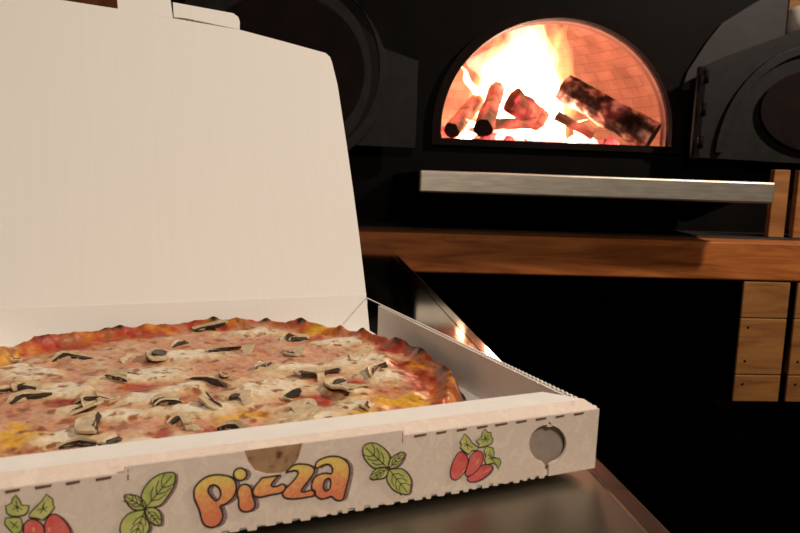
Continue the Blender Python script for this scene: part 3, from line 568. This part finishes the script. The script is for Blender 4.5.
def surf(u, v_):
    """box coords -> height, colour"""
    x, y = u - PC[0], v_ - PC[1]; r = sqrt(x * x + y * y); a = math.atan2(y, x)
    R = PRf(a)
    q = r / R
    wx = u + .006 * noise.noise(Vector((u * 70, v_ * 70, 2))); wy = v_ + .006 * noise.noise(Vector((u * 70, v_ * 70, 9)))
    ch = 1.75 * blob(wx, wy, CHE) + .62 * nz(u, v_, 34, 3) + .24
    rd = blob(wx, wy, RED) ; orr = blob(wx, wy, ORA)
    ch -= .75 * rd + max(0, (q - .80)) * 5.0
    h = .0112 + .0012 * nz(u, v_, 50, 8, 3) + .0005 * nz(u, v_, 170, 1, 2) + .0022 * max(0, min(1, ch))
    rim = exp(-((q - .945) / .04) ** 2); rough_ = noise.noise(Vector((cos(a) * 6, sin(a) * 6, 7))) + .6 * noise.noise(Vector((cos(a) * 17, sin(a) * 17, q * 9))) + .35 * nz(u, v_, 150, 4, 3)
    ad = math.degrees(a); bl = sum(exp(-((ad - b0) / w_) ** 2) for b0, w_ in BLIST)
    h += rim * (.0030 + .0035 * exp(-((ad - 75) / 45) ** 2) + .0035 * exp(-((ad - 140) / 25) ** 2) + .0028 * max(0, rough_ + .25) + .0030 * bl)
    edge = max(0, (q - .93) / .07)
    if edge > 0: h *= max(0, 1 - edge ** 3.0)
    red = Vector((.42, .05, .022)); pink = Vector((.58, .28, .165)); cream = Vector((.70, .52, .30)); white = Vector((.78, .68, .50))
    org = Vector((.62, .24, .03)); yel = Vector((.70, .40, .06)); brown = Vector((.17, .035, .014)) if abs(a) < .9 else Vector((.26, .075, .025)); crust = Vector((.48, .22, .07)); black = Vector((.025, .012, .008))
    def mix(a_, b_, t): t = max(0, min(1, t)); return a_ * (1 - t) + b_ * t
    n2 = nz(u, v_, 62, 5, 4); n3 = nz(u, v_, 45, 11, 3)
    c = mix(red, org, .5 + n3 * 1.6 - rd * .8)
    c = mix(c, pink, (ch + .22) * 3.2 + n2 * 1.0)
    c = mix(c, cream, (ch - .25) * 2.4 + n2 * .35)
    c = mix(c, white, (ch - .75) * 1.8 + n2 * .2)
    c = mix(c, Vector((.74, .40, .04)), orr * 2.0 + n2 * .9 - .25)
    c = mix(c, mix(red, Vector((.24, .028, .014)), .5 + nz(u, v_, 150, 3, 3) * 3), rd * 1.7 - .5 + n2 * 1.2)
    c = mix(c, Vector((.30, .10, .035)), (nz(u, v_, 120, 21, 4) - .28) * 3.5)
    c = mix(c, mix(mix(brown, Vector((.34, .06, .02)), .5 + nz(u, v_, 90, 41) * 3), crust, .3 + nz(u, v_, 60, 31) * 3), (q - .90) * 12 + n2 * .8)
    c = mix(c, black, (bl * 1.0 + nz(u, v_, 130, 14, 3) * .9 - .45) * 4 * max(0, min(1, (q - .91) * 20)))
    return max(h, 0), c
NR, NT = 185, 700
v = []; cols = []
h0, c0 = surf(*PC); v.append((0, 0, h0)); cols.append(c0)
for i in range(1, NR + 1):
    q = (i / NR); q = q * 1.015
    for k in range(NT):
        a = 2 * pi * k / NT; a = a - 2 * pi if a > pi else a; x, y = PRf(a) * q * cos(a), PRf(a) * q * sin(a)
        h, c = surf(PC[0] + x, PC[1] + y); v.append((x, y, h)); cols.append(c)
f = [(0, 1 + k, 1 + (k + 1) % NT) for k in range(NT)]
for i in range(NR - 1):
    for k in range(NT):
        a0, a1 = 1 + i * NT + k, 1 + i * NT + (k + 1) % NT; f.append((a0, a0 + NT, a1 + NT, a1))
M_pizza = mat('baked_pizza_surface', (.5, .2, .1), .37, spec=.45)
at = nod(M_pizza, 'ShaderNodeAttribute'); at.attribute_name = 'Col'
vz = coords(M_pizza); nf = noisef(M_pizza, vz, 420, 4); cr = ramp(M_pizza, nf, [(.3, (.88, .84, .80)), (.6, (1.04, 1.04, 1.04))])
mx = nod(M_pizza, 'ShaderNodeMix', data_type='RGBA', blend_type='MULTIPLY'); mx.inputs[0].default_value = 1
link(M_pizza, at.outputs['Color'], mx.inputs[6]); link(M_pizza, cr, mx.inputs[7]); link(M_pizza, mx.outputs[2], bsdf(M_pizza).inputs['Base Color'])
bp = nod(M_pizza, 'ShaderNodeBump'); bp.inputs['Strength'].default_value = .25; bp.inputs['Distance'].default_value = .0010; link(M_pizza, nf, bp.inputs['Height']); link(M_pizza, bp.outputs[0], bsdf(M_pizza).inputs['Normal'])
me = bpy.data.meshes.new('pizza_base'); me.from_pydata(v, [], f); me.materials.append(M_pizza)
ca_ = me.color_attributes.new('Col', 'FLOAT_COLOR', 'POINT')
ca_.data.foreach_set('color', [t for c in cols for t in (c[0], c[1], c[2], 1)])
for p in me.polygons: p.use_smooth = True
base = bpy.data.objects.new('pizza_base', me); COL.objects.link(base); base.parent = pizza

M_mush = noisy('cooked_mushroom_flesh', [(.3, (.42, .29, .15)), (.7, (.66, .52, .33))], 260, rough=.4, spec=.5, bump=.2)
M_gill = noisy('dark_mushroom_gills', [(.35, (.018, .012, .008)), (.7, (.06, .035, .02))], 500, rough=.45, spec=.5)
random.seed(21)
SIL = {
 'full': ([(-.5, -.06), (-.47, .14), (-.27, .33), (0, .40), (.27, .33), (.47, .14), (.5, -.06), (.38, -.05), (.2, .06), (.12, .0), (.11, -.22), (.13, -.40), (-.13, -.40), (-.11, -.22), (-.12, .0), (-.2, .06), (-.38, -.05)],
          [[(s_ * .13, -.05), (s_ * .22, .02), (s_ * .36, -.06), (s_ * .44, -.02), (s_ * .34, .12), (s_ * .14, .15)] for s_ in (1, -1)]),
 'cap': ([(-.55, -.10), (-.46, .12), (-.2, .26), (.1, .27), (.38, .16), (.56, -.08), (.3, -.10), (0, -.05), (-.3, -.12)],
         [[(-.50, -.14), (-.25, -.10), (.05, -.06), (.35, -.13), (.50, -.10), (.30, .02), (0, .07), (-.3, .0)]]),
 'half': ([(-.1, -.42), (-.12, .0), (-.3, .05), (-.42, -.02), (-.36, .2), (-.1, .36), (.1, .36), (.12, .0), (.1, -.42)],
          [[(-.40, -.04), (-.14, -.02), (-.12, .12), (-.3, .14)]]),
 'strip': ([(-.7, -.06), (-.3, .08), (.2, .12), (.7, .05), (.72, -.10), (.2, -.06), (-.3, -.10), (-.66, -.18)],
           [[(-.6, -.17), (-.3, -.12), (.2, -.09), (.7, -.12), (.68, -.04), (.2, .0), (-.3, -.03)]]),
 'curl': ([(-.3, -.25), (-.42, .05), (-.2, .32), (.15, .36), (.42, .12), (.36, -.2), (.22, -.02), (.02, .10), (-.15, .0), (-.16, -.22)],
          [[(-.22, -.12), (-.2, .12), (0, .24), (.22, .14), (.34, -.10), (.18, -.24), (.02, -.10)]]),
}
KS = {'line': ['strip', 'cap'], 'long': ['strip'], 'plain': ['half', 'full', 'cap'], 'curl': ['curl'], 'dark': ['curl', 'cap'], 'darkstem': ['full', 'half', 'curl']}
def mush(u, v_, s, kind):
    s = max(.013, s / 1000 * {'line': 2.0, 'long': 1.7, 'plain': 3.0, 'curl': 2.9, 'dark': 2.7, 'darkstem': 3.0}[kind])
    sx, sy = s * random.uniform(.9, 1.15), s * random.uniform(.75, 1.1)
    out, gl = SIL[random.choice(KS[kind])]
    h = sum(surf(u + dx, v_ + dy)[0] for dx, dy in ((0, 0), (.004, 0), (-.004, 0), (0, .004), (0, -.004))) / 5
    ang = random.uniform(-.9, .9) + {'line': 0, 'long': -.3, 'plain': .6, 'dark': 1.0, 'curl': .4, 'darkstem': -.4}[kind]
    tilt = {'line': .42, 'long': .30, 'plain': .10, 'dark': .32, 'curl': .30, 'darkstem': .22}[kind] * random.uniform(.4, 1.0)
    sd = random.uniform(0, 50); bend = random.uniform(-.3, .7)
    def F(dz):
        def g(x, y):
            n1 = noise.noise(Vector((x * 2.5, y * 2.5, sd))) * .16; n2_ = noise.noise(Vector((x * 2.5, y * 2.5, sd + 9))) * .16
            return Vector(((x + n1) * sx, (y + n2_) * sy, -x * x * s * bend + n1 * s * .5 + dz))
        return g
    root = plate('mushroom_slice', smooth2(out, 2), [], F(0), (0, 0, .0013), M_mush, pizza)
    bevel(root, .0005, 2)
    for g in gl:
        if kind == 'plain' and random.random() < .5: continue
        gg = plate('gills', smooth2(g, 1), [], F(-.0002), (0, 0, .0018), M_gill, root); gg['label'] = 'dark cooked gills'
    root.location = (u - PC[0], v_ - PC[1], h + .0002 + s * .30 * math.sin(tilt) * .5)
    root.rotation_euler = (tilt, random.uniform(-.2, .2), ang)
for x, y, s, k in MUS: mush(x / 1000, y / 1000, s, k)
random.seed(5)
for i in range(10):      # slices on the half of the pizza nearer the camera's left
    a = random.uniform(pi * .9, pi * 1.45); r = random.uniform(.05, .12)
    mush(PC[0] + r * cos(a), PC[1] + r * sin(a), random.uniform(7, 11), random.choice(['plain', 'line', 'dark']))
